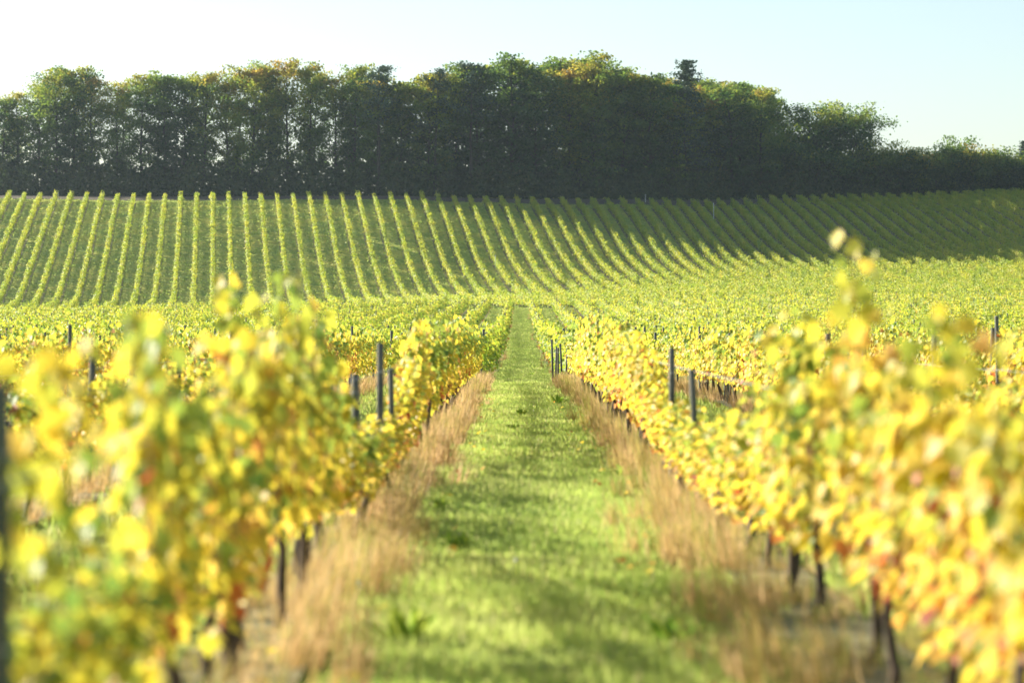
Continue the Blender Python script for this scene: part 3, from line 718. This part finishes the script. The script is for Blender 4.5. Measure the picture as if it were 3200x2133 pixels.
full = [fin(make_tree(720 + i, 20, 4.9, .04, 44, (.25, .8), .45, 20, 10, .4, .34), M_TREE) for i in range(5)]
def firshape(g): return max(.03, 1 - g) ** .6 * .9
pine = [fin(make_tree(740 + i, 20, 3.2, .55, 16, (.1, .5), .40, 26, 6, .35, .4, shape=lambda g: .5 + .5 * math.sin(g * 3.14)), M_PINE, 'pine_crown') for i in range(2)]
fir = fin(make_tree(745, 20, 6.0, .2, 64, (-.02, .15), .36, 16, 9, .14, .4, shape=firshape), M_PINE, 'fir_crown')
round_t = fin(make_tree(750, 11, 4.6, .30, 34, (.5, 1.1), .30, 24, 12, .5, .36, limb_r=.14, shape=lambda g: .35 + .75 * math.sin(min(1, g) * 2.7)), M_TREE)
shrub = [fin(make_tree(760 + i, 6, 3.4, .02, 40, (.4, 1.2), .30, 22, 9, .6, .30, limb_r=.04, shape=lambda g: .5 + .6 * math.sin(min(1, g) * 2.8)), M_TREE, 'shrub_crown') for i in range(4)]

sky_pts = np.array([(-160, 420), (-60, 330), (0, 300), (30, 335), (60, 300), (90, 270), (130, 245), (175, 205), (200, 196), (240, 210), (275, 232), (330, 216), (385, 238), (425, 212), (500, 228), (550, 205), (600, 232), (650, 225), (740, 205),
    (790, 200), (880, 192), (940, 212), (1000, 200), (1110, 198), (1180, 212), (1240, 258), (1290, 235), (1340, 220), (1400, 226), (1460, 205), (1530, 185), (1600, 190), (1700, 186), (1790, 178), (1850, 168), (1920, 208), (1960, 215), (2060, 230),
    (2110, 240), (2190, 240), (2250, 240), (2330, 252), (2400, 275), (2430, 320), (2460, 385)], float)
def sky_y(px): return float(np.interp(px, sky_pts[:, 0], sky_pts[:, 1]))
def add_tree(proto, name, px, Y, ytop, label, cat='tree', group='trees of the wood on the ridge', wid=1.0, h0=20.0, rot=None):
    X = (px - 1600) / 9000 * Y; z = gz(X, Y); h = (1031 - ytop) / 9000 * Y - z
    r = empty(name, (X, Y, z - .1), random.uniform(0, 6.28) if rot is None else rot); s = h / h0
    r.scale = (wid * (.35 + .65 * s), wid * (.35 + .65 * s), s); tag(r, label, cat, group)
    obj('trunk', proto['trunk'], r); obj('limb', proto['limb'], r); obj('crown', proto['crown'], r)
    return r
def edge_Y(px):   # front of the wood
    X = (px - 1600) / 9000 * 495; return hill_top(X) + 15
fx = []
px = -60.0
while px < 2440:
    fx.append(px); px += random.uniform(50, 82) if px < 1150 else random.uniform(66, 112)
n_in = 0
for q, px in enumerate(fx):
    dense = px > 1230 or px < 60
    pr = random.choice(full if (dense or random.random() < .22) else airy)
    jit = random.choice([-12, -2, 8, 20, 34]) + random.uniform(-3, 5) if px > 60 else random.uniform(0, 25)
    if abs(px - 2143) < 75: jit = 70
    if px >= 0: n_in += 1; lab = f"{'bushy' if dense else 'slender'} {'beech tree, front rank of the wood' if dense else 'airy beech in the front rank of the wood'}, {nth(n_in)} from its left end"
    else: lab = f"beech tree just outside the left edge of the picture, {nth(q + 1)} in the rank"
    add_tree(pr, 'beech_tree', px, edge_Y(px) + random.uniform(0, 5), sky_y(px) + jit, lab, wid=1.0 if not dense else 1.08)
bx = []; px = 1150.0; n_in = 0
while px < 2400:
    n_in += 1
    add_tree(random.choice(full), 'beech_tree', px, edge_Y(px) + random.uniform(9, 16), sky_y(px) + random.uniform(-2, 30), f"autumn-tinted beech in the second rank of the wood, {nth(n_in)} from the middle gap", wid=1.1)
    px += random.uniform(70, 100)
px = 40.0; n_in = 0
while px < 1150:
    n_in += 1
    add_tree(random.choice(airy), 'beech_tree', px, edge_Y(px) + random.uniform(8, 14), sky_y(px) + random.uniform(6, 40), f"thin beech behind the front rank on the left, {nth(n_in)} from the left end", wid=.9)
    px += random.uniform(95, 150)
px = 1850.0; n_in = 0
while px < 2420:
    n_in += 1
    add_tree(random.choice(full), 'beech_tree', px, edge_Y(px) + random.uniform(26, 44), sky_y(px) + random.uniform(8, 30), f"beech deep in the right part of the wood, {nth(n_in)} behind the second rank", wid=1.2)
    px += random.uniform(60, 90)
add_tree(pine[0], 'pine_tree', 1182, edge_Y(1182) - 2, 205, 'blue-green pine poking above the beeches left of the skyline dip', 'pine')
add_tree(pine[1], 'pine_tree', 1355, edge_Y(1355) - 2, 215, 'dark pine right of the skyline dip', 'pine')
add_tree(pine[0], 'pine_tree', 1475, edge_Y(1475) - 2, 194, 'spiky pine left of the golden beech tops', 'pine')
add_tree(airy[1], 'tall_tree', 1862, edge_Y(1862) + 6, 158, 'thin grey-green tree topping the highest point of the skyline', wid=1.15)
add_tree(fir, 'fir_tree', 2143, edge_Y(2143) + 1, 190, 'dark pointed fir rising above the right part of the wood', 'fir')
add_tree(fir, 'fir_tree', 3196, 545, 440, 'dark fir cut by the right picture edge', 'fir', wid=.6)
add_tree(round_t, 'oak_tree', 2552, 528, 330, 'round-crowned tree left of the airy open tree', h0=11, wid=1.15)
add_tree(round_t, 'oak_tree', 2660, 532, 322, 'open round-crowned tree with dark forked limbs against the sky', h0=11, wid=1.15, rot=1.0)
# shrubs / hedge on the right
for q, (px, Y, yt, w, lab) in enumerate([
    (2440, 522, 385, 1.0, 'dark bush filling the notch beside the tall wood'), (2500, 522, 440, 1.1, 'dark bush under the round-crowned trees'), (2590, 524, 470, 1.1, 'dark bush under the open tree'),
    (2680, 526, 475, 1.1, 'bush at the right foot of the open tree'), (2755, 527, 440, .8, 'pointed bush right of the open tree'), (2810, 528, 462, 1.0, 'sun-topped hedge bush right of the pointed bush'),
    (2865, 529, 462, .9, 'wispy-topped hedge bush in the middle of the low hedge'), (2925, 530, 492, 1.0, 'lowest rounded bush of the hedge'), (2990, 531, 428, .75, 'tall wispy bush rising from the hedge'),
    (3035, 531, 455, 1.0, 'golden-topped bush right of the tall wispy bush'), (3100, 532, 460, 1.1, 'broad rust-tinted bush in the hedge'), (3155, 533, 478, 1.0, 'dark rounded bush at the right end of the hedge'),
    (3215, 534, 500, 1.1, 'bush beneath the fir at the right picture edge'), (3290, 535, 500, 1.2, 'bush outside the right picture edge')]):
    add_tree(shrub[q % 4], 'shrub', px, Y, yt, lab, 'bush', 'bushes of the hedge on the right', wid=w * 1.05, h0=6.0)
# dark undergrowth along the foot of the wood
rng = np.random.default_rng(77)
n = 90000; u = rng.uniform(-112, 112, n); d = rng.uniform(-3.2, 7.5, n); ht = np.array([hill_top(x) for x in u])
cx = np.sin(u * .9) * .5 + np.sin(u * .37 + 2) * .5
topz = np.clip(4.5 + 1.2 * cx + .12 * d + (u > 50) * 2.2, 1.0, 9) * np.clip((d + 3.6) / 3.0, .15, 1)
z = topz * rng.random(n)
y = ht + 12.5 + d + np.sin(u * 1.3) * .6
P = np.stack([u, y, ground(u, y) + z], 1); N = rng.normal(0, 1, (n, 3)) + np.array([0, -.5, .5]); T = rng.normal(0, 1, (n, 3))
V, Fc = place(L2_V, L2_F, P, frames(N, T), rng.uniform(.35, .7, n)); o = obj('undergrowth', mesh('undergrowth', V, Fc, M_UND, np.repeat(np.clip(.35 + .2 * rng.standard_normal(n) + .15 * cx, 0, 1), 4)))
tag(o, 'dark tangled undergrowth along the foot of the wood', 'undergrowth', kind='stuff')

# pale marker stakes on the hill
for px, Yk, yt, lab in ((182, 481, 601, 'white marker stake among the row ends at upper left'), (2017, 486, 607, 'pale marker stake at the shaded row ends'), (2230, 478, 634, 'thin pale stake in a gap of the shaded rows'), (1548, 425, 797, 'pale stake in a gap of a sunlit hillside row')):
    X = (px - 1600) / 9000 * Yk; z = gz(X, Yk); h = (1031 - yt) / 9000 * Yk - z
    V, Fq = tubes([(np.array([(0, 0, -.2), (0, 0, h - .02), (0, 0, h)]), np.array([.05, .05, .04]))], 6)
    o = obj('marker_stake', mesh('marker_stake', V, Fq, M_WHITE)); o.location = (X, Yk, z); tag(o, lab, 'stake', 'pale marker stakes')

# ---------------------------------------------------------------- haze
if HAZE > 0:
    m, n, l = newmat('haze_air'); v = n.new('ShaderNodeVolumePrincipled'); v.inputs['Density'].default_value = HAZE; v.inputs['Color'].default_value = (.72, .88, 1, 1); v.inputs['Anisotropy'].default_value = .5
    o = n.new('ShaderNodeOutputMaterial'); l.new(v.outputs[0], o.inputs['Volume'])
    x0, x1, y0, y1, z0, z1 = -2600, 2600, -700, 3300, -47, 56
    V = np.array([(x0, y0, z0), (x1, y0, z0), (x1, y1, z0), (x0, y1, z0), (x0, y0, z1), (x1, y0, z1), (x1, y1, z1), (x0, y1, z1)])
    Q = np.array([[0, 3, 2, 1], [4, 5, 6, 7], [0, 1, 5, 4], [1, 2, 6, 5], [2, 3, 7, 6], [3, 0, 4, 7]])
    hz = obj('haze', mesh('haze', V, Q, m)); tag(hz, kind='stuff')
